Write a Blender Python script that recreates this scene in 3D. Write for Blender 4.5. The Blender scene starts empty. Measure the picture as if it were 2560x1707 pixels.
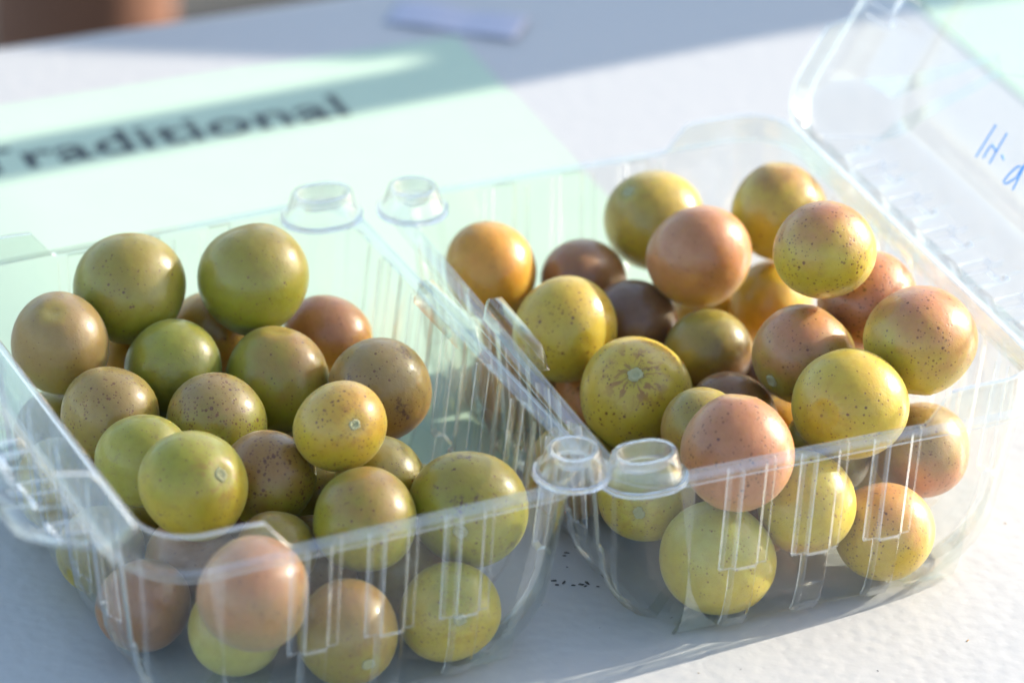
import bpy, bmesh, math, random
from mathutils import Vector, Matrix, Quaternion
random.seed(7)
sc = bpy.context.scene
COL = sc.collection
R = math.radians
MM = 0.001

# ------------------------------------------------------------------ camera
cam_d = bpy.data.cameras.new("camera")
cam = bpy.data.objects.new("camera", cam_d); COL.objects.link(cam)
rows = ((0.92151, -0.38750, 0.02568), (0.16879, 0.45919, 0.87216), (-0.34975, -0.79937, 0.48855))  # right, up, back
m = Matrix((
    (rows[0][0], rows[1][0], rows[2][0], -363.71 * MM),
    (rows[0][1], rows[1][1], rows[2][1], -765.94 * MM),
    (rows[0][2], rows[1][2], rows[2][2], 564.62 * MM),
    (0, 0, 0, 1)))
cam.matrix_world = m
cam_d.sensor_width = 36.0
cam_d.lens = 152.6
cam_d.clip_start = 0.05
cam_d.clip_end = 500.0
cam_d.dof.use_dof = True
cam_d.dof.focus_distance = 1.040
cam_d.dof.aperture_fstop = 8.5
sc.camera = cam

# ------------------------------------------------------------------ light
SUN_EL, SUN_AZ = R(22.0), R(3.0)          # azimuth measured from +x towards +y
sun_dir = Vector((math.cos(SUN_EL) * math.cos(SUN_AZ), math.cos(SUN_EL) * math.sin(SUN_AZ), math.sin(SUN_EL)))
w = bpy.data.worlds.new("World"); sc.world = w; w.use_nodes = True
nt = w.node_tree
sky = nt.nodes.new("ShaderNodeTexSky"); sky.sky_type = 'NISHITA'
sky.sun_disc = False
sky.sun_elevation = SUN_EL
sky.sun_rotation = math.pi / 2 - SUN_AZ
sky.air_density = 1.0; sky.dust_density = 1.6; sky.ozone_density = 1.0
bg = nt.nodes["Background"]; bg.inputs[1].default_value = 0.15
nt.links.new(sky.outputs[0], bg.inputs[0])
sd = bpy.data.lights.new("sun", 'SUN'); sd.energy = 4.0; sd.angle = R(0.53); sd.color = (1.0, 0.905, 0.775)
so = bpy.data.objects.new("sun", sd); COL.objects.link(so)
so.rotation_euler = sun_dir.to_track_quat('Z', 'Y').to_euler()
so.location = (2, 0, 2)
sc.view_settings.view_transform = 'Standard'
sc.view_settings.look = 'None'
sc.view_settings.exposure = 1.5
sc.view_settings.gamma = 1.0
sc.view_settings.use_curve_mapping = False
try:
    sc.cycles.use_denoising = True
    sc.cycles.denoiser = 'OPENIMAGEDENOISE'
    sc.cycles.denoising_prefilter = 'ACCURATE'
except Exception:
    pass
sc.cycles.max_bounces = 24
sc.cycles.transparent_max_bounces = 64
sc.cycles.transmission_bounces = 16
sc.cycles.glossy_bounces = 6
sc.cycles.diffuse_bounces = 5
sc.cycles.caustics_reflective = True
sc.cycles.caustics_refractive = False
sc.cycles.sample_clamp_indirect = 5.0
sc.cycles.blur_glossy = 0.6

# ------------------------------------------------------------------ helpers
def link(o, parent=None):
    COL.objects.link(o)
    if parent: o.parent = parent
    return o

def mesh_obj(name, verts, faces, mat=None, parent=None, smooth=True):
    me = bpy.data.meshes.new(name)
    me.from_pydata(verts, [], faces); me.update()
    if smooth:
        me.polygons.foreach_set("use_smooth", [True] * len(me.polygons))
    if mat: me.materials.append(mat)
    return link(bpy.data.objects.new(name, me), parent)

def bm_obj(name, bm, mat=None, parent=None, smooth=False):
    me = bpy.data.meshes.new(name); bm.to_mesh(me); bm.free()
    if smooth:
        me.polygons.foreach_set("use_smooth", [True] * len(me.polygons))
    if mat: me.materials.append(mat)
    return link(bpy.data.objects.new(name, me), parent)

def tag(o, label=None, cat=None, group=None, kind=None):
    if label: o["label"] = label
    if cat: o["category"] = cat
    if group: o["group"] = group
    if kind: o["kind"] = kind
    return o

def empty(name, loc=(0, 0, 0), rz=0.0):
    o = bpy.data.objects.new(name, None); o.empty_display_size = 0.02
    o.location = loc; o.rotation_euler = (0, 0, rz)
    return link(o)

def box_bm(x0, x1, y0, y1, z0, z1, bev=0.0, seg=2):
    bm = bmesh.new()
    bmesh.ops.create_cube(bm, size=1.0, matrix=Matrix.Translation(((x0 + x1) / 2, (y0 + y1) / 2, (z0 + z1) / 2)) @ Matrix.Diagonal((x1 - x0, y1 - y0, z1 - z0, 1)))
    if bev:
        bmesh.ops.bevel(bm, geom=bm.edges[:], offset=bev, segments=seg, affect='EDGES', profile=0.5)
    return bm

def sm(a, b, x):
    t = min(1.0, max(0.0, (x - a) / (b - a)))
    return t * t * (3 - 2 * t)

def lathe(name, prof, mat, parent, n=40, sx=1.0, sy=1.0):
    """prof: (r, z) in mm, from outside in; last r = 0 closes the middle"""
    v, f = [], []
    for r, z in prof:
        for k in range(n):
            a = 2 * math.pi * k / n
            # the stretch only lengthens the plan by a constant, so rings stay parallel
            v.append(((r * math.cos(a) + math.copysign(min(r, sx), math.cos(a)) * (abs(math.cos(a)) ** 0.25)) * MM, r * sy * math.sin(a) * MM, z * MM))
    for i in range(len(prof) - 1):
        for k in range(n):
            a, b = i * n + k, i * n + (k + 1) % n
            f.append((a, b, b + n, a + n))
    f.append(tuple((len(prof) - 1) * n + k for k in range(n)))
    return mesh_obj(name, v, f, mat, parent)

# ------------------------------------------------------------------ materials
def new_mat(name):
    mt = bpy.data.materials.new(name); mt.use_nodes = True
    t = mt.node_tree
    return mt, t, t.nodes, t.links, t.nodes["Principled BSDF"]

def simple(name, col, rough=0.5, noise=None, bump=None, metallic=0.0):
    mt, t, N, L, P = new_mat(name)
    P.inputs["Base Color"].default_value = (*col, 1); P.inputs["Roughness"].default_value = rough
    P.inputs["Metallic"].default_value = metallic
    tc = N.new("ShaderNodeTexCoord")
    if noise:
        s, amt = noise
        nz = N.new("ShaderNodeTexNoise"); nz.inputs["Scale"].default_value = s; nz.inputs["Detail"].default_value = 6
        L.new(tc.outputs["Object"], nz.inputs["Vector"])
        mx = N.new("ShaderNodeMixRGB"); mx.inputs[1].default_value = (*[c * (1 - amt) for c in col], 1)
        mx.inputs[2].default_value = (*[min(1, c * (1 + amt)) for c in col], 1)
        L.new(nz.outputs["Fac"], mx.inputs[0]); L.new(mx.outputs[0], P.inputs["Base Color"])
    if bump:
        s, d = bump
        nb = N.new("ShaderNodeTexNoise"); nb.inputs["Scale"].default_value = s; nb.inputs["Detail"].default_value = 4
        L.new(tc.outputs["Object"], nb.inputs["Vector"])
        b = N.new("ShaderNodeBump"); b.inputs["Distance"].default_value = d; b.inputs["Strength"].default_value = 1.0
        L.new(nb.outputs["Fac"], b.inputs["Height"]); L.new(b.outputs[0], P.inputs["Normal"])
    return mt

def plastic_mat(name, rough=0.035, haze=0.005, boost=0.68, side=0.5, bumpd=0.00006):
    mt = bpy.data.materials.new(name); mt.use_nodes = True
    t = mt.node_tree; N, L = t.nodes, t.links
    N.remove(N["Principled BSDF"]); out = N["Material Output"]
    tc = N.new("ShaderNodeTexCoord")
    nz = N.new("ShaderNodeTexNoise"); nz.inputs["Scale"].default_value = 140; nz.inputs["Detail"].default_value = 2
    L.new(tc.outputs["Object"], nz.inputs["Vector"])
    bp = N.new("ShaderNodeBump"); bp.inputs["Distance"].default_value = bumpd; bp.inputs["Strength"].default_value = 1
    L.new(nz.outputs["Fac"], bp.inputs["Height"])
    # thin sheet: Schlick reflectance from the angle to the surface, the same from both sides
    ge = N.new("ShaderNodeNewGeometry")
    dt = N.new("ShaderNodeVectorMath"); dt.operation = 'DOT_PRODUCT'
    L.new(ge.outputs["Incoming"], dt.inputs[0]); L.new(bp.outputs[0], dt.inputs[1])
    def mth(op, x, y=None, clamp=False):
        q = N.new("ShaderNodeMath"); q.operation = op; q.use_clamp = clamp
        for i, k in enumerate((x, y)):
            if k is None: continue
            if isinstance(k, (int, float)): q.inputs[i].default_value = k
            else: L.new(k, q.inputs[i])
        return q.outputs[0]
    ab = mth('ABSOLUTE', dt.outputs["Value"])
    p5 = mth('POWER', mth('SUBTRACT', 1.0, ab, True), 5.0)
    fre = mth('MULTIPLY', mth('ADD', mth('MULTIPLY', p5, 0.95), 0.045), boost, True)
    class _M: outputs = [fre]
    mu = _M
    tr = N.new("ShaderNodeBsdfTransparent"); tr.inputs[0].default_value = (0.975, 0.985, 0.98, 1)
    gl = N.new("ShaderNodeBsdfGlossy"); gl.inputs["Roughness"].default_value = rough; gl.inputs["Color"].default_value = (1, 1, 1, 1)
    L.new(bp.outputs[0], gl.inputs["Normal"])
    df = N.new("ShaderNodeBsdfTranslucent"); df.inputs[0].default_value = (0.9, 0.93, 0.95, 1)
    d2 = N.new("ShaderNodeBsdfDiffuse"); d2.inputs[0].default_value = (0.9, 0.93, 0.95, 1)
    mh = N.new("ShaderNodeMixShader"); mh.inputs[0].default_value = 0.5
    L.new(df.outputs[0], mh.inputs[1]); L.new(d2.outputs[0], mh.inputs[2])
    m0 = N.new("ShaderNodeMixShader"); m0.inputs[0].default_value = haze; mh.inputs[0].default_value = side
    L.new(tr.outputs[0], m0.inputs[1]); L.new(mh.outputs[0], m0.inputs[2])
    m1 = N.new("ShaderNodeMixShader")
    L.new(mu.outputs[0], m1.inputs[0]); L.new(m0.outputs[0], m1.inputs[1]); L.new(gl.outputs[0], m1.inputs[2])
    L.new(m1.outputs[0], out.inputs["Surface"])
    return mt

PL = plastic_mat("clear_plastic")
PL_EDGE = plastic_mat("clear_plastic_edge", rough=0.06, haze=0.04, boost=1.1)
PL_RIB = plastic_mat("plastic_fold_glint", rough=0.07, haze=0.20, boost=1.9, side=0.75)  # white haze and extra shine paint bright glint lines along the folds
PL_SIDE = plastic_mat("clear_plastic_flute", rough=0.07, haze=0.04, boost=1.8, side=0.7)

PL_LID = plastic_mat("plastic_lid_rim_glint", rough=0.07, haze=0.08, boost=1.3)  # extra haze paints a white highlight along the lid rim
PL_LIDFOLD = plastic_mat("plastic_lid_fold_glint", rough=0.09, haze=0.30, boost=2.0, side=0.6)  # whiter haze stands in for sun glints on the lid ribs

def glass_mat():
    mt = bpy.data.materials.new("clear_plastic_button"); mt.use_nodes = True
    t = mt.node_tree; N, L = t.nodes, t.links
    N.remove(N["Principled BSDF"])
    g = N.new("ShaderNodeBsdfGlass"); g.inputs["IOR"].default_value = 1.45; g.inputs["Roughness"].default_value = 0.03
    tr = N.new("ShaderNodeBsdfTransparent")
    mx = N.new("ShaderNodeMixShader"); mx.inputs[0].default_value = 0.2
    L.new(g.outputs[0], mx.inputs[1]); L.new(tr.outputs[0], mx.inputs[2])
    L.new(mx.outputs[0], N["Material Output"].inputs["Surface"])
    return mt
PL_BTN = glass_mat()

def grape_mat():
    mt, t, N, L, P = new_mat("grape_skin")
    def attr(n):
        a = N.new("ShaderNodeAttribute"); a.attribute_type = 'OBJECT'; a.attribute_name = n; return a
    def math_(op, a, b=None, c=None, clamp=False):
        nd = N.new("ShaderNodeMath"); nd.operation = op; nd.use_clamp = clamp
        for i, x in enumerate((a, b, c)):
            if x is None: continue
            if isinstance(x, (int, float)): nd.inputs[i].default_value = x
            else: L.new(x, nd.inputs[i])
        return nd.outputs[0]
    def mixc(fac, a, b, mode='MIX'):
        nd = N.new("ShaderNodeMixRGB"); nd.blend_type = mode
        for i, x in enumerate((fac, a, b)):
            if isinstance(x, (int, float)): nd.inputs[i].default_value = x
            elif isinstance(x, tuple): nd.inputs[i].default_value = (*x, 1)
            else: L.new(x, nd.inputs[i])
        return nd.outputs[0]
    def ramp(x, a, b):
        nd = N.new("ShaderNodeMapRange"); nd.interpolation_type = 'SMOOTHSTEP'
        nd.inputs["From Min"].default_value = a; nd.inputs["From Max"].default_value = b
        L.new(x, nd.inputs["Value"]); return nd.outputs[0]
    tc = N.new("ShaderNodeTexCoord")
    seed = attr("seed").outputs["Fac"]
    off = N.new("ShaderNodeCombineXYZ"); L.new(math_('MULTIPLY', seed, 13.7), off.inputs[0]); L.new(math_('MULTIPLY', seed, 7.3), off.inputs[1]); L.new(seed, off.inputs[2])
    va = N.new("ShaderNodeVectorMath"); va.operation = 'ADD'
    L.new(tc.outputs["Object"], va.inputs[0]); L.new(off.outputs[0], va.inputs[1])
    V = va.outputs[0]
    def noise(scale, detail=3, rough=0.55, dist=0.0):
        nd = N.new("ShaderNodeTexNoise"); nd.inputs["Scale"].default_value = scale; nd.inputs["Detail"].default_value = detail
        nd.inputs["Roughness"].default_value = rough; nd.inputs["Distortion"].default_value = dist
        L.new(V, nd.inputs["Vector"]); return nd.outputs["Fac"]
    colA, colB = attr("skin").outputs["Color"], attr("blush_colour").outputs["Color"]
    # blush: towards a direction of the fruit's own, broken by low noise
    sep = N.new("ShaderNodeVectorMath"); sep.operation = 'DOT_PRODUCT'
    L.new(tc.outputs["Object"], sep.inputs[0]); L.new(attr("blush_side").outputs["Vector"], sep.inputs[1])
    bl = math_('ADD', sep.outputs["Value"], math_('MULTIPLY', math_('SUBTRACT', noise(1.7, 4), 0.5), 1.5))
    bl = math_('ADD', bl, math_('MULTIPLY', math_('SUBTRACT', attr("blush").outputs["Fac"], 0.5), 2.4))
    blm = ramp(bl, -0.55, 0.75)
    col = mixc(blm, colA, colB)
    # mottling
    mot = noise(5.5, 5, 0.6)
    col = mixc(math_('MULTIPLY', ramp(mot, 0.35, 0.75), 0.30), col, mixc(1.0, col, (0.72, 0.62, 0.42), 'MULTIPLY'))
    # faint pale veins running pole to pole
    # specks (two sizes)
    amt = math_('ADD', math_('MULTIPLY', attr("specks").outputs["Fac"], 0.85), 0.15)
    def specks(scale, size, keep):
        vo = N.new("ShaderNodeTexVoronoi"); vo.inputs["Scale"].default_value = scale
        L.new(V, vo.inputs["Vector"])
        dn = math_('ADD', vo.outputs["Distance"], math_('MULTIPLY', math_('SUBTRACT', noise(scale * 4, 2), 0.5), 0.10))
        sc_ = N.new("ShaderNodeSeparateColor"); L.new(vo.outputs["Color"], sc_.inputs[0])
        s = math_('MULTIPLY', math_('MULTIPLY', math_('POWER', sc_.outputs[0], 1.6), size), math_('ADD', amt, 0.55))
        pres = math_('LESS_THAN', sc_.outputs[1], math_('MULTIPLY', math_('MULTIPLY', amt, keep), math_('ADD', 0.35, ramp(noise(1.6, 2), 0.42, 0.62))))
        mk = math_('SUBTRACT', 1.0, math_('DIVIDE', dn, math_('ADD', s, 0.001)))
        return math_('MULTIPLY', math_('MULTIPLY', mk, 4.0, clamp=True), pres)
    s1 = specks(8.5, 0.27, 1.3); s2 = specks(16.0, 0.40, 1.6)
    tone = mixc(noise(9, 1), (0.075, 0.026, 0.016), (0.24, 0.10, 0.03))
    col = mixc(math_('MULTIPLY', math_('MAXIMUM', s1, math_('MULTIPLY', s2, 0.8)), 0.9), col, tone)
    # dark russet blotches
    bt = math_('MULTIPLY', ramp(noise(2.3, 2), 0.60, 0.68), ramp(noise(14, 5, 0.75), 0.42, 0.62))
    col = mixc(math_('MULTIPLY', bt, attr("blotch").outputs["Fac"]), col, (0.12, 0.05, 0.035))
    scr = math_('ABSOLUTE', math_('SUBTRACT', noise(2.6, 5, 0.7, 1.2), 0.5))
    scr = math_('MULTIPLY', ramp(scr, 0.012, 0.003), ramp(noise(1.1, 1), 0.54, 0.66))
    col = mixc(math_('MULTIPLY', scr, 0.45), col, (0.30, 0.17, 0.07))
    # star of russet cracks round the stem end
    sx = N.new("ShaderNodeSeparateXYZ"); L.new(tc.outputs["Object"], sx.inputs[0])
    ang = math_('ARCTAN2', sx.outputs[1], sx.outputs[0])
    rad = math_('SQRT', math_('ADD', math_('MULTIPLY', sx.outputs[0], sx.outputs[0]), math_('MULTIPLY', sx.outputs[1], sx.outputs[1])))
    cx = N.new("ShaderNodeCombineXYZ"); L.new(math_('ADD', math_('MULTIPLY', ang, 3.4), math_('MULTIPLY', noise(5, 3), 2.2)), cx.inputs[0]); L.new(math_('MULTIPLY', rad, 3.0), cx.inputs[1]); L.new(seed, cx.inputs[2])
    rn = N.new("ShaderNodeTexNoise"); rn.inputs["Scale"].default_value = 1.3; rn.inputs["Detail"].default_value = 4
    L.new(cx.outputs[0], rn.inputs["Vector"])
    star = math_('MULTIPLY', ramp(rn.outputs["Fac"], 0.505, 0.575), math_('MULTIPLY', ramp(rad, 0.74, 0.22), ramp(rad, 0.08, 0.15)))
    star = math_('MULTIPLY', star, ramp(sx.outputs[2], 0.1, 0.5))
    col = mixc(math_('MULTIPLY', math_('MULTIPLY', star, 0.95), attr("star").outputs["Fac"]), col, (0.30, 0.13, 0.035))
    # greener, paler skin right round the stem
    near = math_('MULTIPLY', ramp(rad, 0.42, 0.10), ramp(sx.outputs[2], 0.1, 0.5))
    col = mixc(math_('MULTIPLY', near, 0.35), col, (0.50, 0.42, 0.07))
    L.new(col, P.inputs["Base Color"])
    P.inputs["Subsurface Weight"].default_value = 0.9
    P.inputs["Subsurface Radius"].default_value = (1.0, 0.72, 0.16)
    P.inputs["Subsurface Scale"].default_value = 0.009
    try: P.inputs["Subsurface Anisotropy"].default_value = 0.5
    except Exception: pass
    P.inputs["IOR"].default_value = 1.5
    P.inputs["Coat Weight"].default_value = 0.4; P.inputs["Coat Roughness"].default_value = 0.22; P.inputs["Coat IOR"].default_value = 1.45
    rg = math_('ADD', 0.30, math_('MULTIPLY', noise(3.0, 4), 0.24))
    L.new(rg, P.inputs["Roughness"])
    P.inputs["Sheen Weight"].default_value = 0.06
    P.inputs["Sheen Roughness"].default_value = 0.4
    bp = N.new("ShaderNodeBump"); bp.inputs["Distance"].default_value = 0.00012; bp.inputs["Strength"].default_value = 1.0
    h = math_('ADD', math_('MULTIPLY', noise(3.2, 3), 2.2), math_('MULTIPLY', noise(34, 3), 0.12))
    h = math_('SUBTRACT', h, math_('MULTIPLY', math_('MAXIMUM', s1, s2), 0.25))
    L.new(h, bp.inputs["Height"]); L.new(bp.outputs[0], P.inputs["Normal"])
    return mt
GRAPE = grape_mat()
SCAR = simple("stem_scar_cork", (0.88, 0.72, 0.38), 0.7, noise=(900, 0.4), bump=(700, 0.0004))

def table_mat():
    mt, t, N, L, P = new_mat("table_plastic")
    tc = N.new("ShaderNodeTexCoord")
    n0 = N.new("ShaderNodeTexNoise"); n0.inputs["Scale"].default_value = 3.0; n0.inputs["Detail"].default_value = 8
    L.new(tc.outputs["Object"], n0.inputs["Vector"])
    mx = N.new("ShaderNodeMixRGB"); mx.inputs[1].default_value = (0.375, 0.375, 0.365, 1); mx.inputs[2].default_value = (0.42, 0.42, 0.41, 1)
    L.new(n0.outputs["Fac"], mx.inputs[0])
    # fine scuffs
    mp = N.new("ShaderNodeMapping"); mp.inputs["Scale"].default_value = (30, 500, 1); mp.inputs["Rotation"].default_value = (0, 0, 0.5)
    L.new(tc.outputs["Object"], mp.inputs[0])
    ns = N.new("ShaderNodeTexNoise"); ns.inputs["Scale"].default_value = 1.0; ns.inputs["Detail"].default_value = 3
    L.new(mp.outputs[0], ns.inputs["Vector"])
    mr = N.new("ShaderNodeMapRange"); mr.inputs["From Min"].default_value = 0.62; mr.inputs["From Max"].default_value = 0.72
    L.new(ns.outputs["Fac"], mr.inputs["Value"])
    m2 = N.new("ShaderNodeMath"); m2.operation = 'MULTIPLY'; m2.inputs[1].default_value = 0.4; L.new(mr.outputs[0], m2.inputs[0])
    mx2 = N.new("ShaderNodeMixRGB"); mx2.inputs[2].default_value = (0.40, 0.40, 0.40, 1)
    L.new(m2.outputs[0], mx2.inputs[0]); L.new(mx.outputs[0], mx2.inputs[1])
    L.new(mx2.outputs[0], P.inputs["Base Color"])
    P.inputs["Roughness"].default_value = 0.42
    # pebbled moulding
    n1 = N.new("ShaderNodeTexVoronoi"); n1.feature = 'SMOOTH_F1'; n1.inputs["Scale"].default_value = 330
    L.new(tc.outputs["Object"], n1.inputs["Vector"])
    n2 = N.new("ShaderNodeTexNoise"); n2.inputs["Scale"].default_value = 150; n2.inputs["Detail"].default_value = 3
    L.new(tc.outputs["Object"], n2.inputs["Vector"])
    ad = N.new("ShaderNodeMath"); ad.operation = 'MULTIPLY_ADD'; ad.inputs[1].default_value = 1.6
    L.new(n2.outputs["Fac"], ad.inputs[0]); L.new(n1.outputs["Distance"], ad.inputs[2])
    bp = N.new("ShaderNodeBump"); bp.inputs["Distance"].default_value = 0.00014; bp.inputs["Strength"].default_value = 1
    L.new(ad.outputs[0], bp.inputs["Height"]); L.new(bp.outputs[0], P.inputs["Normal"])
    return mt
TABLE = table_mat()
GREEN = simple("green_paper", (0.39, 0.51, 0.395), 0.75, noise=(60, 0.03), bump=(900, 0.00003))
INK = simple("black_ink", (0.03, 0.04, 0.04), 0.6)
LAV = simple("lavender_paper", (0.41, 0.42, 0.50), 0.7, noise=(80, 0.04))
MARKER = simple("blue_marker", (0.12, 0.40, 0.90), 0.4)
GROUND = simple("grey_paving", (0.065, 0.062, 0.053), 0.9, noise=(4, 0.35), bump=(90, 0.004))
WOOD = simple("brown_wood", (0.19, 0.085, 0.05), 0.7, noise=(18, 0.25), bump=(60, 0.002))
METAL = simple("grey_steel", (0.35, 0.35, 0.36), 0.4, metallic=0.8)
BINM = simple("grey_bin_plastic", (0.10, 0.11, 0.12), 0.45, noise=(5, 0.1))
CANVAS = simple("white_canvas", (0.7, 0.7, 0.68), 0.8, noise=(3, 0.05))
CRUMB = simple("dark_crumb", (0.07, 0.065, 0.06), 0.8)
STRAW = simple("straw_bit", (0.35, 0.22, 0.08), 0.7)

# ------------------------------------------------------------------ setting
gz = -0.74
SLAT = 0.0085                # height of each slat of the screen (pitch 16 mm)
ground = mesh_obj("ground", [(-200, -200, gz), (200, -200, gz), (200, 200, gz), (-200, 200, gz)], [(0, 1, 2, 3)], GROUND, smooth=False)
tag(ground, kind="structure", label="grey paved ground beyond the table")

table = empty("folding_table", (0, 0, gz))
tag(table, "white plastic folding table the fruit boxes stand on", "table")
bm = box_bm(-1.25, 0.58, -0.36, 0.383, -0.042, 0.0)
ed = [e for e in bm.edges if abs(e.verts[0].co.z - e.verts[1].co.z) > 0.01]
bmesh.ops.bevel(bm, geom=ed, offset=0.05, segments=8, affect='EDGES', profile=0.5)
ed = [e for e in bm.edges if all(v.co.z > -0.001 for v in e.verts)]
bmesh.ops.bevel(bm, geom=ed, offset=0.008, segments=4, affect='EDGES', profile=0.5)
bmesh.ops.translate(bm, verts=bm.verts, vec=(0, 0, -gz))
bm_obj("tabletop", bm, TABLE, table, smooth=False)
for sx in (-1.0, 0.38):
    for sy in (-0.26, 0.28):
        bm = bmesh.new()
        bmesh.ops.create_cone(bm, cap_ends=True, segments=14, radius1=0.014, radius2=0.014, depth=0.69, matrix=Matrix.Translation((sx, sy, 0.348)))
        bm_obj("leg", bm, METAL, table, smooth=True)

# brown post beyond the table
pp = Vector((0.158, 0.915, gz))
post = empty("wooden_post", pp)
tag(post, "round brown wooden post standing behind the far table edge", "post")
v, f = [], []
n = 40
for k, z in enumerate((0.0, 0.35, 0.7, 1.05, 1.4)):
    for i in range(n):
        a = 2 * math.pi * i / n
        r = 0.041 * (1 + 0.02 * math.sin(3 * a + z * 4)) * (1.0 if z < 1.39 else 0.93)
        v.append((r * math.cos(a), r * math.sin(a), z))
for k in range(4):
    for i in range(n):
        f.append((k * n + i, k * n + (i + 1) % n, (k + 1) * n + (i + 1) % n, (k + 1) * n + i))
f.append(tuple(4 * n + i for i in range(n)))
mesh_obj("shaft", v, f, WOOD, post)

# things added outside the frame to throw shade on the table
pole = empty("shade_pole", (0.66, 0.342, gz))  # unseen, added to cast the thin stripe of shade
tag(pole, "added slim steel pole out of frame, casting the stripe of shade", "pole")
bm = bmesh.new(); bmesh.ops.create_cone(bm, cap_ends=True, segments=20, radius1=0.0115, radius2=0.0115, depth=2.2, matrix=Matrix.Translation((0, 0, 1.1)))
bm_obj("shaft", bm, METAL, pole, smooth=True)
bm = box_bm(-0.05, 0.05, -0.05, 0.05, 0, 0.008); bm_obj("foot_plate", bm, METAL, pole)

wb = empty("shade_bin", (0.98, 0.60, gz))  # added out of view, shaped to give the broad slanted shadow
tag(wb, "added bin-shaped shade caster out of frame beside the table end", "bin")
v = []
for z, s in ((0.08, 0.86), (1.003, 1.0)):
    for x, y in ((-0.25, -0.26), (0.25, -0.26), (0.25, 0.24), (-0.25, 0.24)):
        v.append((x * s, y * (s if y > 0 else 1.0), z))
mesh_obj("bin_body", v, [(0, 1, 5, 4), (1, 2, 6, 5), (2, 3, 7, 6), (3, 0, 4, 7), (3, 2, 1, 0), (4, 5, 6, 7)], BINM, wb, smooth=False)
v = []
for x in (-0.26, 0.26):
    v += [(x, -0.235, 1.005), (x, -0.08, 1.125), (x, 0.23, 1.16), (x, 0.26, 1.005)]
mesh_obj("bin_lid", v, [(0, 1, 2, 3), (7, 6, 5, 4), (0, 4, 5, 1), (1, 5, 6, 2), (2, 6, 7, 3), (3, 7, 4, 0)], BINM, wb, smooth=False)
for sx in (-0.22, 0.22):
    bm = bmesh.new(); bmesh.ops.create_cone(bm, cap_ends=True, segments=20, radius1=0.1, radius2=0.1, depth=0.05, matrix=Matrix.Translation((sx, 0.19, 0.1)) @ Matrix.Rotation(R(90), 4, 'Y'))
    bm_obj("wheel", bm, BINM, wb, smooth=False)

ban = empty("shade_screen", (3.5, 0.2, gz))  # added out of view to dim the sun on the left box
tag(ban, "added slatted screen on two posts out of frame, dimming the sun", "screen")
bz = 1.458 + 0.74
for k in range(26):
    bm = box_bm(-0.003, 0.003, -1.8, 1.8, bz + 0.016 * k, bz + 0.016 * k + SLAT); bm_obj("slat", bm, CANVAS, ban)
for sy in (-1.82, 1.82):
    bm = bmesh.new(); bmesh.ops.create_cone(bm, cap_ends=True, segments=14, radius1=0.02, radius2=0.02, depth=bz + 0.45, matrix=Matrix.Translation((0, sy, (bz + 0.45) / 2)))
    bm_obj("screen_post", bm, METAL, ban, smooth=True)

# ------------------------------------------------------------------ papers
def sheet(name, x0, x1, y0, y1, z, mat, nx=16, ny=16, lift=None, parent=None):
    v, f = [], []
    for j in range(ny + 1):
        for i in range(nx + 1):
            x = x0 + (x1 - x0) * i / nx; y = y0 + (y1 - y0) * j / ny
            v.append((x * MM, y * MM, (z + (lift(i / nx, j / ny) if lift else 0)) * MM))
    for j in range(ny):
        for i in range(nx):
            a = j * (nx + 1) + i
            f.append((a, a + 1, a + nx + 2, a + nx + 1))
    o = mesh_obj(name, v, f, mat, parent, smooth=bool(lift))
    so_ = o.modifiers.new("thick", 'SOLIDIFY'); so_.thickness = 0.00012; so_.offset = 1
    return o
p1 = sheet("paper_sheet", -103, 98, 96, 338, 0.25, GREEN)
tag(p1, "pale green paper sheet printed Traditional lying under the left box", "paper")
p2 = sheet("paper_sheet", 241, 445, 60, 338, 0.25, GREEN)
tag(p2, "pale green paper sheet seen through the open lid of the right box", "paper")
lav = sheet("paper_slip", -21, 21, -8, 8, 0.3, LAV, lift=lambda a, b: 1.0 * abs(math.sin(a * 5.5)) * (0.6 + 0.4 * b))
lav.location = (0.102, 0.348, 0); lav.rotation_euler = (0, 0, R(-38))
tag(lav, "small lavender paper slip in the shade behind the green sheet", "paper")

cu = bpy.data.curves.new("lettering", 'FONT'); cu.body = "Traditional"
cu.size = 0.0205; cu.offset = 0.00035; cu.align_x = 'LEFT'; cu.space_character = 1.04
to = bpy.data.objects.new("lettering_curve", cu); COL.objects.link(to)
bpy.context.view_layer.update()
me = bpy.data.meshes.new_from_object(to.evaluated_get(bpy.context.evaluated_depsgraph_get()))
bpy.data.objects.remove(to)
me.materials.clear(); me.materials.append(INK)
xs = [vv.co.x for vv in me.vertices]
wd = max(xs) - min(xs)
let = link(bpy.data.objects.new("lettering", me), p1)
let.location = (-0.0668, 0.2975, 0.00043); let.scale = (0.1155 / wd, 1.0, 1.0)
let.rotation_euler = (0, 0, 0.012)

# ------------------------------------------------------------------ clamshells
W, D, H = 116.0, 156.0, 51.0

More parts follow.
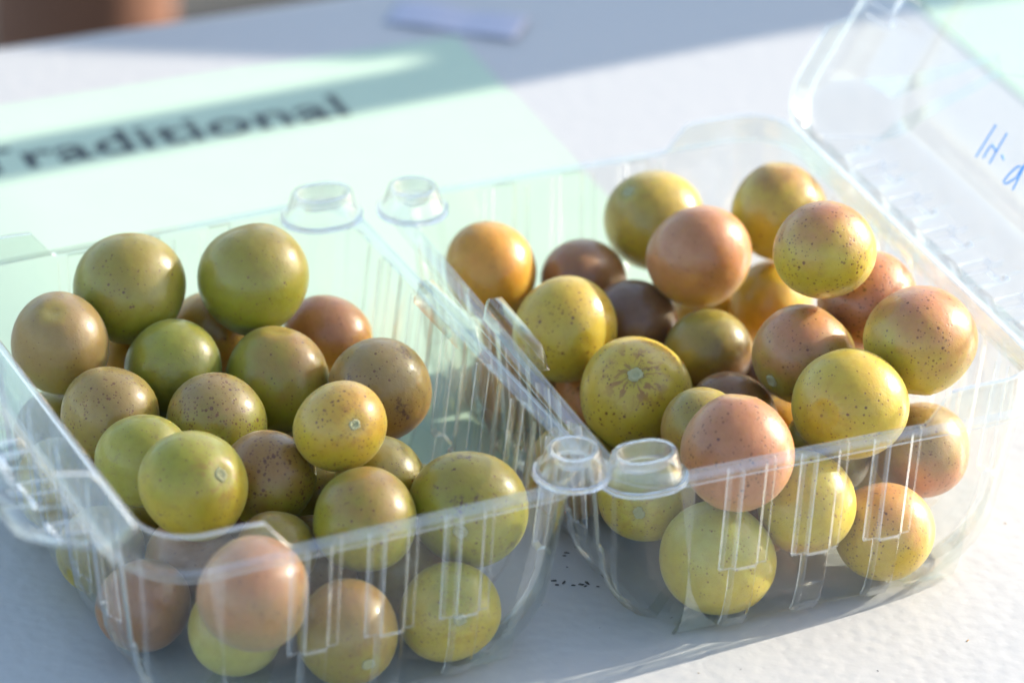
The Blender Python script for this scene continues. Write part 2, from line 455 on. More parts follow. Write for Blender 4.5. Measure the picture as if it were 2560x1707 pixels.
def tray(name, depth, prof, ledge, ribs_x, ribs_y, parent, xf, floor_steps, raise_h=8.0):
    """a thermoformed tray, opening +z, flange at z=0, hinge side at x=W. prof rows: (z, dx, dy, corner radius)."""
    WU, WL, RW = 5.4, 2.6, 0.9
    def rib(u, z, cs):
        t = sm(ledge - 0.9, ledge + 0.3, z)
        fade = 1.0 if z < -0.9 else 0.0
        lowf = sm(-depth + 0.2, -depth + 2.5, z)
        best = 0.0
        for c in cs:
            d = abs(u - c)
            best = max(best, t * 0.62 * (1 - sm(WU, WU + RW, d)) + (0.38 + 0.45 * (1 - t)) * (1 - sm(WL, WL + RW, d)))
        return 2.0 * best * fade * lowf
    def samples(length, cs, m0=21):
        s = {m0, length - m0}
        x = m0
        while x < length - m0: s.add(round(x, 2)); x += 5.0
        for c in cs:
            for d in [WU + RW * q / 6 for q in range(7)] + [WL + RW * q / 6 for q in range(7)] + [0]:
                s.add(round(c - d, 2)); s.add(round(c + d, 2))
        return sorted(q for q in s if m0 <= q <= length - m0)
    sxs, sys_ = samples(W, ribs_x), samples(D, ribs_y)
    NC = 9
    loop = []
    for u in sxs: loop.append(('f', u))
    for k in range(NC): loop.append(('c1', -90 + 90 * k / (NC - 1)))
    for u in sys_: loop.append(('r', u))
    for k in range(NC): loop.append(('c2', 90 * k / (NC - 1)))
    for u in reversed(sxs): loop.append(('b', u))
    for k in range(NC): loop.append(('c3', 90 + 90 * k / (NC - 1)))
    for u in reversed(sys_): loop.append(('l', u))
    for k in range(NC): loop.append(('c4', 180 + 90 * k / (NC - 1)))
    def pt(e, dx, dy, rc, out=0.0, z=0.0, ribz=None):
        k, u = e
        o = out
        if ribz is not None:
            if k in 'fb': o += rib(u, ribz, ribs_x)
            if k in 'rl': o += rib(u, ribz, ribs_y)
        if k == 'f': return (u, dy - o)
        if k == 'b': return (u, D - dy + o)
        if k == 'l': return (dx - o, u)
        if k == 'r': return (W - dx + o, u)
        cx = dx + rc if k in ('c3', 'c4') else W - dx - rc
        cy = dy + rc if k in ('c1', 'c4') else D - dy - rc
        a = R(u)
        return (cx + (rc + o) * math.cos(a), cy + (rc + o) * math.sin(a))
    n = len(loop)
    rings = []
    z0, dx0, dy0, rc0 = prof[0]
    def s_of(e):
        x = pt(e, dx0, dy0, rc0)[0]
        return sm(W - 37, W - 29, x) if not (e[0] == 'r') else 1.0
    S = [s_of(e) for e in loop]
    # lip, flange, raised wall: (outward, height, how far it follows the raised part, material of the strip to the next ring)
    RIM = ((4.3, -1.5, 0, 2), (4.3, -1.22, 0, 0), (4.25, -0.35, 0, 1), (3.95, 0.0, 0, 1), (1.5, 0.0, 0, 0), (1.3, 0.25, .05, 0), (1.25, 0.3, .5, 0),
           (1.15, 0.0, 1, 2), (0.9, 0.32, 1, 2), (0.35, 0.32, 1, 2), (0.0, 0.0, 1, 0), (0.0, -0.35, .5, 0))
    NR = len(RIM)
    for o, z, up, _m in RIM:
        rings.append([(*pt(e, dx0, dy0, rc0, o), z + raise_h * up * S[i]) for i, e in enumerate(loop)])
    for z, dx, dy, rc in prof:
        rings.append([(*pt(e, dx, dy, rc, 0.0, z, z), z) for e in loop])
    # floor: last wall ring shrinks towards the middle
    last = prof[-1]
    base = [pt(e, last[1], last[2], last[3]) for e in loop]
    cxm, cym = W / 2, D / 2
    for f_, dz in floor_steps:
        hw, hd = W / 2 - last[1], D / 2 - last[2]
        q = (1 - f_) * min(hw, hd)
        rings.append([(cxm + (x - cxm) * (hw - q) / hw, cym + (y - cym) * (hd - q) / hd, last[0] + dz) for x, y in base])
    verts, faces = [], []
    for r in rings:
        verts += [xf(p) for p in r]
    for i in range(len(rings) - 1):
        for k in range(n):
            a, b = i * n + k, i * n + (k + 1) % n
            faces.append((a, b, b + n, a + n))
    faces.append(tuple((len(rings) - 1) * n + k for k in range(n)))
    o = mesh_obj(name, verts, faces, PL, parent)
    o.data.materials.append(PL_EDGE)
    o.data.materials.append(PL_RIB)
    o.data.materials.append(PL_SIDE)
    if name == 'lid':
        o.data.materials[1] = PL_LID; o.data.materials[2] = PL_LIDFOLD
    nw = len(prof)
    def rib_face(p):
        i, k = divmod(p.index, n)
        if not NR <= i < NR - 1 + nw: return 0
        z1, z2 = prof[i - NR][0], prof[min(i - NR + 1, nw - 1)][0]
        e1, e2 = loop[k], loop[(k + 1) % n]
        if e1[0] != e2[0] or e1[0] not in 'fbrl': return 0
        cs = ribs_x if e1[0] in 'fb' else ribs_y
        q = [rib(e1[1], z1, cs), rib(e2[1], z1, cs), rib(e1[1], z2, cs), rib(e2[1], z2, cs)]
        if z1 > -1.2 or z1 < -depth + 5: return 0
        lo, hi = min(q), max(q)
        if hi - lo < 0.04: return 0
        return 2 if lo < 0.12 or hi > 1.90 or abs(z1 - ledge) < 0.35 else 3
    for p in o.data.polygons:
        if p.index < NR * n:
            mi = RIM[p.index // n][3]
            if mi == 2 and p.index // n > 3 and S[p.index % n] < 0.3: mi = 1
            p.material_index = mi
        elif rib_face(p): p.material_index = rib_face(p)
        elif NR <= p.index // n < NR - 1 + nw and loop[p.index % n][0][0] == 'c' and abs((loop[p.index % n][1] % 90) - 45) > 40: p.material_index = 1  # hazier corner strips imitate bright sunlit fold lines
    # crisp folds
    bmm = bmesh.new(); bmm.from_mesh(o.data)
    for e_ in bmm.edges:
        if len(e_.link_faces) == 2 and e_.calc_face_angle(0) > R(38): e_.smooth = False
    bmm.to_mesh(o.data); bmm.free()
    md = o.modifiers.new("thick", 'SOLIDIFY'); md.thickness = 0.00032; md.offset = 0
    return o

BASE_PROF = [(-1.0, 4.5, 4.2, 12), (-1.6, 4.6, 4.25, 12), (-6, 5.0, 4.5, 12.2), (-14, 5.8, 5.1, 12.8), (-22, 6.6, 5.7, 13.4), (-29.5, 7.3, 6.3, 14), (-29.75, 7.32, 6.32, 14), (-30, 7.34, 6.34, 14), (-30.3, 7.36, 6.36, 14), (-30.6, 7.38, 6.38, 14), (-31, 7.4, 6.4, 14),
             (-36, 8.0, 6.9, 14.5), (-41, 9.8, 7.7, 15), (-45.5, 13.0, 9.0, 15), (-49, 16.8, 10.8, 14.5), (-50.5, 18.8, 12.2, 13), (-50.9, 20.2, 13.6, 12)]
LID_PROF = [(-0.8, 4.5, 4.2, 12), (-1.6, 4.7, 4.5, 12), (-4, 6.2, 5.8, 12), (-7, 8.2, 7.6, 12.5), (-7.5, 8.5, 7.8, 12.5), (-8, 8.8, 8.1, 12.5), (-8.4, 9.1, 8.4, 12.5), (-11, 11.0, 10.2, 13), (-13.4, 13.4, 12.4, 13), (-14.4, 15.2, 14.2, 12.5), (-14.7, 16.4, 15.4, 12)]

def clamshell(name, xf_flip, label):
    """xf_flip maps canonical mm to world mm"""
    root = empty(name)
    tag(root, label, "clamshell box", "clear plastic clamshell boxes of grapes")
    def xf(p):
        x, y, z = xf_flip(p); return (x * MM, y * MM, (z + H + 0.15) * MM)
    tray("base_tray", 51, BASE_PROF, -30, (35.0, 54.0, 73.0), tuple(21 + 19 * k for k in range(7)), root, xf, ((0.93, 0.0), (0.88, 0.9), (0.5, 0.9)))
    al = R(60); e = (math.cos(al), math.sin(al)); nn = (math.sin(al), -math.cos(al))
    def lid_pt(u, y, wv):           # u out from the hinge, wv along the dome
        return (W + 1.2 + u * e[0] + wv * nn[0], y, 0.9 + u * e[1] + wv * nn[1])
    def xl(p):
        x, y, z = p
        return xf(lid_pt(W - x, y, -z))
    lid = tray("lid", 14.7, LID_PROF, -7.4, (35.0, 54.0, 73.0), tuple(21 + 19 * k for k in range(7)), root, xl,
               ((0.94, 0.0), (0.90, 0.7), (0.66, 0.7), (0.58, 0.3), (0.3, 0.3)), raise_h=7.0)
    # living hinge: a row of pressed segments joining the two flanges
    v, f = [], []
    def quadbox(y0, y1):
        b = len(v)
        for (x, z) in ((W - 0.3, -0.6), (W + 1.6, -0.6), (W + 1.4, 0.9), (W - 0.1, 0.9)):
            for y in (y0, y1): v.append(xf((x, y, z)))
        idx = [b + i for i in range(8)]
        for i in range(4):
            a0, a1 = idx[2 * i], idx[2 * i + 1]; c0, c1 = idx[(2 * i + 2) % 8], idx[(2 * i + 3) % 8]
            f.append((a0, a1, c1, c0))
        f.append((idx[0], idx[2], idx[4], idx[6])); f.append((idx[7], idx[5], idx[3], idx[1]))
    for k in range(7):
        quadbox(13 + 19 * k, 13 + 19 * k + 17.4)
    mesh_obj("hinge", v, f, PL_EDGE, root, smooth=False)
    # snap buttons
    def button(kind, cx, cy):
        if kind == 'round':
            pr = ((9.3, -0.9), (9.3, 0.25), (9.0, 0.45), (8.2, 0.5), (7.8, 0.9), (6.4, 5.3), (6.15, 5.9), (5.7, 6.15), (4.95, 6.1), (4.6, 5.7), (4.1, 3.4), (3.6, 2.6), (1.2, 1.0), (0.5, 0.8), (0.0, 0.8))
            st = 0.0
        else:
            pr = ((8.6, -1.9), (8.6, -0.85), (8.3, -0.65), (7.5, -0.6), (7.1, -0.2), (5.9, 4.6), (5.6, 5.3), (5.2, 5.6), (4.2, 5.5), (3.9, 5.1), (3.6, 2.7), (3.2, 2.1), (1.0, 1.9), (0.0, 1.9))
            st = 2.2
        o = lathe("snap_button", pr, PL_BTN, root, sx=st)
        c = xf((cx, cy, 0.0)); o.location = c
        md = o.modifiers.new("thick", 'SOLIDIFY'); md.thickness = 0.0005; md.offset = -1
        return o
    button('oval', 8.6, 7.2); button('round', 7.2, D - 8.2)
    # latch bar half way along the open side
    v, f = [], []
    outl = ((1.6, 0.1), (2.4, 5.4), (2.9, 6.0), (5.6, 6.0), (6.1, 5.4), (7.2, 0.1))
    ys = ((58, 0.0), (60.5, 0.93), (61.5, 1.0), (73.5, 1.0), (85.5, 1.0), (86.5, 0.93), (89, 0.0))
    for y, s in ys:
        for x, z in outl: v.append(xf((x if s > 0 else 2.0 + (x - 2) * 0.9, y, max(0.12, z * s))))
    no = len(outl)
    for j in range(len(ys) - 1):
        for i in range(no - 1):
            a = j * no + i; f.append((a, a + 1, a + no + 1, a + no))
    o = mesh_obj("latch_bar", v, f, PL, root)
    md = o.modifiers.new("thick", 'SOLIDIFY'); md.thickness = 0.0004; md.offset = 0
    return root, lid, xf, lid_pt

LXo, LYo, LP = 1.0, 5.6, 0.052
def right_xf(p): return p
def left_xf(p):
    x, y, z = -p[0], D - p[1], p[2]
    c, s = math.cos(LP), math.sin(LP)
    return (c * x - s * y + LXo, s * x + c * y + LYo, z)
rbox, rlid, rxf, rlid_pt = clamshell("clamshell", right_xf, "right open clear plastic clamshell box heaped with sunlit yellow and pink grapes")
lbox, llid, lxf, llid_pt = clamshell("clamshell", left_xf, "left open clear plastic clamshell box filled with shaded green grapes")

# blue marker strokes on the inside of the right lid
def stroke_mesh(polys, width=0.55):
    v, f = [], []
    for pl in polys:
        pts = [Vector((a, b)) for a, b in pl]
        b0 = len(v)
        for i, p in enumerate(pts):
            d = (pts[min(i + 1, len(pts) - 1)] - pts[max(i - 1, 0)]).normalized()
            nrm = Vector((-d.y, d.x)) * width * 0.5
            for q, wv in ((p + nrm, 13.15), (p - nrm, 13.15), (p - nrm, 13.0), (p + nrm, 13.0)):
                v.append(rxf(rlid_pt(q.x, q.y, wv)))
        for i in range(len(pts) - 1):
            for k in range(4):
                a, b = b0 + 4 * i + k, b0 + 4 * i + (k + 1) % 4
                f.append((a, b, b + 4, a + 4))
        f.append((b0, b0 + 1, b0 + 2, b0 + 3)); e_ = b0 + 4 * (len(pts) - 1); f.append((e_ + 3, e_ + 2, e_ + 1, e_))
    return v, f
polys = [[(34.9, 95.5), (25.0, 95.8)], [(35.1, 89.9), (26.1, 89.7)], [(26.1, 93.0), (28.6, 93.1), (30.3, 92.7), (29.9, 91), (29.6, 89.5)], [(30.0, 87.3), (29.3, 85.4)],
         [(30.9, 78.3), (30.5, 79.2), (29.6, 79.8), (27.5, 80.7), (25.1, 81.1), (24.9, 80.2), (25.5, 79.4), (28.0, 77.5), (31.7, 77.6)], [(34.0, 77.4), (25.0, 76.2)]]
v, f = stroke_mesh(polys)
mesh_obj("handwriting", v, f, MARKER, rlid, smooth=False)

# ------------------------------------------------------------------ grapes
def grape_mesh(idx):
    rnd = random.Random(idx)
    nu, nv = 48, 30
    v, f = [], []
    k1, k2 = rnd.uniform(0, 6), rnd.uniform(0, 6)
    dents = []
    for _ in range(3):
        dv_ = Vector((rnd.gauss(0, 1), rnd.gauss(0, 1), rnd.gauss(0, 1))).normalized()
        dents.append((*dv_, rnd.uniform(0.015, 0.04)))
    for j in range(nv + 1):
        th = math.pi * j / nv
        for i in range(nu):
            ph = 2 * math.pi * i / nu
            r = 1 + 0.020 * math.sin(2 * ph + k1) * math.sin(th) + 0.013 * math.sin(3 * ph + k2) * math.sin(th) ** 2 + 0.018 * math.cos(3 * th + k1) * math.sin(th) + 0.012 * math.sin(2 * th + k2) * math.cos(ph + k1)
            for (dx_, dy_, dz_, dd) in dents:
                q_ = (math.sin(th) * math.cos(ph) - dx_) ** 2 + (math.sin(th) * math.sin(ph) - dy_) ** 2 + (math.cos(th) - dz_) ** 2
                r -= dd * math.exp(-q_ / 0.16)
            r -= 0.05 * math.exp(-(th / 0.16) ** 2) - 0.012 * math.exp(-((th - 0.30) / 0.1) ** 2)
            r -= 0.018 * math.exp(-((math.pi - th) / 0.10) ** 2)
            v.append((r * math.sin(th) * math.cos(ph), r * math.sin(th) * math.sin(ph), r * math.cos(th)))
            if j in (0, nv): break
    def vid(j, i):
        if j == 0: return 0
        if j == nv: return 1 + (nv - 1) * nu
        return 1 + (j - 1) * nu + i % nu
    for j in range(nv):
        for i in range(nu):
            a, b, c, d = vid(j, i), vid(j + 1, i), vid(j + 1, i + 1), vid(j, i + 1)
            if j == 0: f.append((a, b, c))
            elif j == nv - 1: f.append((a, b, d))
            else: f.append((a, b, c, d))
    me = bpy.data.meshes.new("grape")
    me.from_pydata(v, [], f); me.update()
    me.polygons.foreach_set("use_smooth", [True] * len(me.polygons))
    me.materials.append(GRAPE)
    return me
GM = [grape_mesh(i) for i in range(4)]

def scar_mesh():
    v, f = [], []
    n = 22
    prof = ((0.138, 0.935), (0.13, 0.97), (0.108, 0.992), (0.08, 0.988), (0.054, 0.962), (0.03, 0.955), (0.012, 0.966))
    rnd = random.Random(5)
    wob = [1 + rnd.uniform(-0.13, 0.13) for _ in range(n)]
    for r, z in prof:
        for k in range(n):
            a = 2 * math.pi * k / n
            v.append((r * wob[k] * math.cos(a), r * wob[k] * 0.9 * math.sin(a), z + rnd.uniform(-0.006, 0.006)))
    for i in range(len(prof) - 1):
        for k in range(n):
            a, b = i * n + k, i * n + (k + 1) % n
            f.append((a, b, b + n, a + n))
    f.append(tuple((len(prof) - 1) * n + k for k in range(n)))
    me = bpy.data.meshes.new("stem_scar"); me.from_pydata(v, [], f); me.update()
    me.polygons.foreach_set("use_smooth", [True] * len(me.polygons)); me.materials.append(SCAR)
    return me
SM = scar_mesh()

C = dict(
    green=(.325, .30, .028), dkgreen=(.18, .19, .028), olive=(.33, .25, .04), pale=(.41, .38, .10), yellow=(.52, .36, .038), gold=(.52, .31, .042),
    orange=(.60, .30, .03), bronze=(.36, .20, .05), pink=(.47, .215, .095), rosy=(.43, .20, .08), peach=(.54, .27, .09), plum=(.21, .115, .055), brown=(.30, .145, .05), mauve=(.33, .225, .075), ygreen=(.49, .375, .042))
# key: (x, y, z, r, stem direction or None), skin, blush colour, blush amount, specks, blotch, star, label
GR = {
'L1': ((-72.2,138.1,47.6,13.9,None),'green','olive',.35,.35,.0,0,"plump green grape at the top back left of the left box"),
'L2': ((-42.9,128.9,49.3,13.5,(-0.29,-0.65,-0.71)),'green','olive',0.3,.2,.0,0,"tall smooth green grape, highest at the back of the left box"),
'L3': ((-94.3,125.5,42.7,12.5,(-0.23,-0.31,0.92)),'olive','mauve',.62,.2,.0,0,"mauve brown grape against the hinge side of the left box, farthest left"),
'L4': ((-68.7,115.1,35.7,12.6,None),'dkgreen','green',.3,.1,.3,0,"dark green grape sunk just in front of the plump green one at back left"),
'L5': ((-50.1,140.5,28.7,11.5,None),'peach','gold',.4,.2,.0,0,"peach grape half hidden between the two top back green grapes"),
'L6': ((-23.2,128.3,28.9,11.3,None),'gold','rosy',0.45,.3,.2,0,"golden grape with pink blush at the back right of the left box"),
'L7': ((-44.7,106.7,32.8,13.0,(0.06,0.08,0.99)),'green','bronze',.25,.25,.0,0,"green grape with one dark dot and a dented right side, centre of left box"),
'L8': ((-24.1,90.0,34.7,13.1,None),'bronze','mauve',0.5,.4,.9,0,"bronze grape with a dark scab low down, by the seam of left box"),
'L9': ((-89.4,102.1,34.5,12.2,None),'olive','mauve',0.28,.75,.3,0,"finely speckled olive grape beside the left hinge, below the mauve one"),
'L10': ((-66.0,90.8,32.9,12.4,(-0.32,-0.90,0.29)),'green','mauve',0.34,.9,.2,.25,"heavily dark spotted olive grape in the middle of the left box"),
'L11': ((-88.6,78.9,34.4,11.4,None),'pale','green',.4,.2,.4,0,"pale green grape with scribbly tan scars by the left hinge"),
'L12': ((-83.8,56.2,39.2,12.7,(0.31,-0.74,0.60)),'ygreen','green',0.42,.4,.2,.5,"yellow green grape in the front left corner of the left box"),
'L13': ((-62.0,65.8,31.2,11.7,None),'green','bronze',0.45,1.0,.2,0,"purplish green grape peppered with black dots behind the front rim"),
'L14': ((-46.8,57.6,46.8,10.9,(0.00,-0.86,0.51)),'ygreen','gold',0.34,.65,.1,.4,"small amber grape with its round stem scar facing out, on top"),
'L15': ((-47.6,39.3,31.5,12.4,None),'green','bronze',.25,.45,.1,0,"green grape just behind the middle of the left front rim"),
'L16': ((-21.4,38.8,29.5,14.3,(-0.52,-0.84,0.12)),'green','olive',0.35,.45,.9,.2,"big yellow green grape with purple blotches at the front right of left box"),
'L17': ((-36.0,59.1,28.1,11.2,None),'dkgreen','olive',.4,.3,.0,0,"dark olive grape showing a rim behind the amber grape, left box"),
'L18': ((-30.4,92.7,11.8,11.2,None),'peach','bronze',.4,.3,.1,0,"shiny tan grape glimpsed under the bronze scabbed one, left box"),
'L19': ((-36.2,114.0,11.7,11.2,(-0.50,-0.68,0.54)),'pale','green',.3,.2,.0,.2,"pale grape with a white scar deep behind the amber grape"),
'L20': ((-44.4,76.9,18.1,11.2,None),'pale','olive',.3,.3,.0,0,"pale olive grape in the gap under the amber grape"),
'L21': ((-71.7,140.7,23.0,11.2,None),'orange','gold',.5,.2,.0,0,"orange grape deep under the plump green one at back left"),
'L22': ((-82.1,20.2,30.4,13.1,None),'mauve','rosy',0.5,.35,.2,0,"pinkish grape pressed to the front wall of left box, near its corner"),
'L23': ((-57.9,22.8,12.8,12.2,(0.06,-0.99,-0.15)),'olive','bronze',0.36,.5,.3,.4,"tan grape low at the front wall, second from the left corner"),
'L24': ((-32.5,22.9,12.7,12.0,(-0.13,-0.92,0.38)),'ygreen','green',.3,.45,.1,.3,"green grape low at the front wall beneath the purple blotched one"),
'L25': ((-81.5,34.6,11.6,11.2,None),'pale','olive',0.4,.2,.0,0,"pale yellow grape on the floor under the pinkish front one"),
'L26': ((-81.4,65.7,12.0,11.4,None),'mauve','brown',0.5,.3,.1,0,"brown grape low behind the front left corner, left box"),
'L27': ((-54.2,55.7,12.0,11.4,None),'bronze','mauve',.4,.3,.1,0,"tan grape seen through the front wall between pinkish and green ones"),
'R1': ((71.1,137.5,40.8,13.4,(-0.63,-0.01,0.77)),'yellow','olive',0.3,.2,.2,.3,"yellow grape with a rough stem top at the back of right box"),
'R2': ((68.7,105.6,46.7,13.5,None),'gold','rosy',0.66,.25,.2,0,"rosy bronze grape on top in the middle of the right box"),
'R3': ((98.1,119.8,47.4,12.6,(0.09,0.31,0.95)),'ygreen','bronze',0.35,.3,.2,0,"yellow green grape farthest back beside the right hinge"),
'R4': ((82.9,65.6,66.1,12.7,None),'ygreen','pink',0.32,.7,.1,0,"yellow green grape with brown freckles on one side, highest on the right"),
'R5': ((24.9,137.1,34.8,12.3,None),'gold','orange',0.35,.15,.2,0,"golden orange grape at the back left of the right box"),
'R6': ((48.6,131.3,30.2,11.2,None),'rosy','brown',0.5,.15,.0,0,"reddish brown grape between golden and yellow ones at the back"),
'R7': ((30.2,101.6,35.2,13.2,None),'ygreen','yellow',0.35,.55,.2,0,"dotted yellow grape beside the seam latch of the right box"),
'R8': ((53.1,109.7,28.4,11.3,None),'brown','plum',.55,.2,.0,0,"brown grape in shade right of the dotted yellow one"),
'R9': ((35.2,138.1,14.1,11.2,None),'pink','peach',.5,.2,.0,0,"pink grape peeking out below the golden orange one"),
'R10': ((65.1,90.2,27.9,11.3,None),'plum','olive',.5,.3,.1,0,"plum coloured grape in the hollow at the centre of right box"),
'R11': ((95.6,116.3,22.2,11.2,None),'orange','yellow',.5,.2,.0,0,"glowing orange yellow grape under the freckled one on the right"),
'R12': ((98.3,69.5,47.0,12.5,None),'pink','pink',0.5,.8,.1,0,"salmon pink grape with black dots beside the right hinge"),
'R13': ((97.5,40.2,51.3,13.5,(-0.35,-0.54,-0.76)),'ygreen','pink',0.46,.5,.1,0,"large peach and yellow grape nearest the front right corner"),
'R14': ((76.0,59.9,41.0,12.9,(-0.90,-0.36,-0.26)),'olive','pink',0.36,.45,.2,0,"olive grape with pink top and a stem nub low on its left"),
'R15': ((73.8,30.4,43.2,13.9,(-0.80,-0.54,0.28)),'ygreen','yellow',0.25,.45,.1,.2,"big yellow green grape resting over the front rim of right box"),
'R16': ((37.2,73.1,30.5,14.4,(-0.30,-0.57,0.76)),'ygreen','yellow',0.3,.55,.1,1.0,"big yellow grape with brown cracks starring its stem scar"),
'R17': ((38.1,18.6,43.7,13.5,(0.16,0.31,0.94)),'pink','pink',0.6,.6,.1,0,"pink grape right behind the front rim of the right box"),
'R18': ((39.4,101.6,13.0,11.2,None),'pink','peach',.5,.6,.1,0,"pink dotted grape squeezed between seam and starred grape"),
'R19': ((60.2,65.3,23.8,11.2,None),'olive','brown',.4,.6,.1,0,"brownish olive grape right of the starred one"),
'R20': ((80.0,94.5,12.0,11.2,None),'mauve','plum',.4,.2,.0,0,"dull mauve grape deep in the hollow of right box"),
'R21': ((67.5,112.7,11.8,11.2,None),'olive','yellow',.4,.3,.0,0,"olive sliver of grape behind the starred one"),
'R22': ((84.7,132.4,11.8,11.2,None),'orange','yellow',.6,.2,.0,0,"bright yellow grape deep below the rosy bronze one"),
'R23': ((97.2,34.7,23.4,12.0,None),'pink','mauve',.5,.5,.1,0,"pink grape behind the front right corner, under the peach and yellow one"),
'R24': ((26.1,41.9,21.5,11.9,(-0.54,-0.83,0.15)),'ygreen','pale',.3,.4,.1,.3,"yellow green grape with white scar below the oval snap button"),
'R25': ((35.4,20.3,14.1,13.6,None),'ygreen','pale',.35,.3,.1,0,"big green grape lowest at the front wall of right box"),
'R26': ((58.8,20.9,24.0,12.2,None),'ygreen','pink',.35,.5,.2,0,"green grape with pink underside in the middle of the right front wall"),
'R27': ((79.8,19.1,12.7,12.1,None),'yellow','peach',.4,.6,.1,0,"dotted orange yellow grape low at the right of the front wall"),
'R29': ((39.7,56.9,11.4,11.2,None),'bronze','mauve',.5,.3,.1,0,"tan grape low behind the big green front one"),
'R30': ((55.6,40.1,11.8,11.2,None),'peach','brown',.5,.4,.1,0,"brownish peach grape on the floor behind the two front green ones, right box"),
'R32': ((78.0,70.4,11.8,11.2,None),'bronze','gold',.5,.3,.1,0,"bronze grape deep behind the pink front one"),
}
for i, (key, (pr, ca, cb, ba, sp, bt, st, lab)) in enumerate(GR.items()):
    x, y, z, r, d = pr
    rnd = random.Random(100 + i)
    o = bpy.data.objects.new("grape", GM[i % 4])
    link(o)
    o.location = (x * MM, y * MM, z * MM)
    has_scar = d is not None
    if d is None:
        d = (rnd.uniform(-1, 1), rnd.uniform(0.2, 1), rnd.uniform(-1, 0.1))
    dv = Vector(d).normalized()
    q = dv.to_track_quat('Z', 'Y') @ Quaternion((0, 0, 1), rnd.uniform(0, 6.28))
    o.rotation_mode = 'QUATERNION'; o.rotation_quaternion = q
    zs = {'L2': 1.05, 'R17': 1.04}.get(key, rnd.uniform(0.94, 1.03))
    o.scale = (r * MM * rnd.uniform(0.97, 1.03), r * MM * rnd.uniform(0.97, 1.03), r * MM * zs)
    o["skin"] = C[ca]; o["blush_colour"] = C[cb]
    bd = q.inverted() @ Vector((rnd.uniform(-.5, .5), rnd.uniform(-.5, .2), 1.0)).normalized()
    if key in ('R26',): bd = -bd
    o["blush_side"] = tuple(bd)
    o["blush"] = ba; o["specks"] = sp; o["blotch"] = bt; o["star"] = float(st); o["seed"] = rnd.uniform(0, 20)
    side = "left" if key[0] == 'L' else "right"
    tag(o, lab, "grape", "muscadine grapes in the %s box" % side)
    if has_scar and key not in ('L3', 'L7', 'R3', 'R17', 'R15', 'L10', 'L2', 'R13'):
        s = bpy.data.objects.new("stem_scar", SM); link(s, o)

# fruit deep under the heap, mostly hidden
BURIED = [
    'olive grape buried beneath the heavily spotted one in the left box',
    'grape buried on the floor below the dented green one in the left box',
    'grape buried on the floor under the mauve brown one, far left',
    'grape buried against the left hinge wall under the finely speckled one',
    'grape buried on the floor below the tall smooth green one in the left box',
    'grape buried low behind the big purple blotched one of the left box',
    'grape buried by the seam wall left of the starred one',
    'grape buried under the dotted yellow one, beside the pink peeking one',
    'grape buried behind the pink one at the front right corner',
    'grape buried on the floor below the plum coloured one in the hollow',
    'grape buried under the salmon pink one beside the right hinge',
    'grape buried by the left hinge wall under the pale scribbled one',
    'grape on the floor in the front left corner of the left box',
    'grape buried under the peppered purplish one in the left box',
    'tan grape seen through the front wall between two green ones, left box',
    'small grape behind the pinkish one at the front wall of left box',
    'grape in the gap behind the dotted orange yellow one, right box',
    'olive grape wedged between the starred one and the pink front one',
]
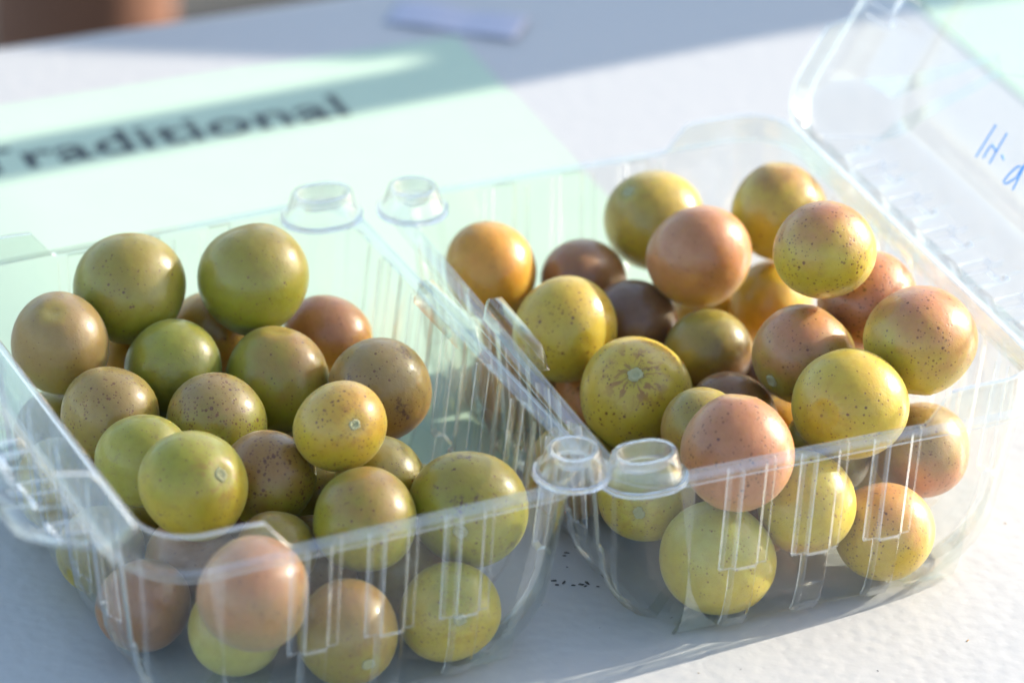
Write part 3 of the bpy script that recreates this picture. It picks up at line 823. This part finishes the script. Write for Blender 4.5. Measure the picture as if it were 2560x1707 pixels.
for i, (b_, x, y, z, r) in enumerate((
('L',-80.5,93.8,12.3,11.5),
('L',-60.0,103.8,12.7,11.9),
('L',-92.5,132.7,12.6,11.8),
('L',-99.8,110.0,12.4,11.6),
('L',-34.3,139.0,12.2,11.4),
('L',-21.7,68.4,12.3,11.5),
('R',19.7,71.0,12.8,12.0),
('R',21.8,115.7,12.7,11.9),
('R',95.9,56.8,12.3,11.5),
('R',53.0,84.0,12.6,11.6),
('R',97.3,83.3,25.5,11.8),
('L',-99.8,79.0,11.5,10.7),
('L',-98.3,51.5,12.0,11.2),
('L',-64.6,78.6,11.8,11.0),
('L',-35.5,46.3,11.3,10.5),
('L',-67.5,44.9,24.1,9.6),
('R',77.6,47.5,20.1,11.3),
('R',43.9,47.1,32.7,10.7),
)):
    rnd = random.Random(900 + i)
    o = bpy.data.objects.new("grape", GM[i % 4]); link(o)
    o.location = (x * MM, y * MM, z * MM); o.scale = (r * MM,) * 3
    o.rotation_euler = (rnd.uniform(0, 6), rnd.uniform(0, 6), rnd.uniform(0, 6))
    ca, cb = {12: ('brown', 'mauve'), 14: ('bronze', 'olive'), 15: ('bronze', 'olive'), 17: ('olive', 'bronze')}.get(i) or rnd.choice((('olive', 'bronze'), ('ygreen', 'olive'), ('bronze', 'brown'), ('green', 'olive')))
    o["skin"] = C[ca]; o["blush_colour"] = C[cb]; o["blush_side"] = (rnd.uniform(-1, 1), rnd.uniform(-1, 1), rnd.uniform(-1, 1))
    o["blush"] = .4; o["specks"] = rnd.uniform(.2, .6); o["blotch"] = .1; o["star"] = 0.0; o["seed"] = rnd.uniform(0, 20)
    side = "left" if b_ == 'L' else "right"
    tag(o, BURIED[i], "grape", "muscadine grapes in the %s box" % side)

# ------------------------------------------------------------------ crumbs on the table
def crumbs(name, spots, mat, label):
    bm = bmesh.new()
    rnd = random.Random(3)
    for (x, y, s) in spots:
        mt_ = Matrix.Translation((x * MM, y * MM, s * 0.18 * MM)) @ Matrix.Rotation(rnd.uniform(0, 3), 4, 'Z') @ Matrix.Diagonal((s * MM * rnd.uniform(0.7, 1.3), s * MM * 0.42, s * MM * 0.22, 1))
        g = bmesh.ops.create_icosphere(bm, subdivisions=1, radius=1.0, matrix=mt_)
        for vv in g['verts']:
            vv.co += Vector((rnd.uniform(-.15, .15), rnd.uniform(-.15, .15), 0)) * s * MM
    o = bm_obj(name, bm, mat)
    tag(o, label, "crumbs", kind="stuff")
sp = [(9.5, 58, .5), (11, 54.5, .6), (12, 55.5, .7), (9.5, 49.5, .45), (4, 45, .8), (6.0, 43.4, .9), (4.0, 43.0, .7), (7.6, 41.4, .8), (9.6, 41.0, .9), (11.2, 41.2, .8), (10.2, 40, .6), (13, 38.8, .6), (18, 50, .3), (2, 52, .35), (15, 33, .3), (-3, 36, .3), (24, 20, .35), (30, -6, .25), (60, -18, .3), (6, 22, .25)]
crumbs("crumbs", sp, CRUMB, "scatter of tiny black crumbs on the table between the two boxes")
crumbs("straw_bits", [(86, -14, .6), (20, -4, .3), (120, 30, .35)], STRAW, "tiny straw coloured bits on the sunlit table in front of right box")
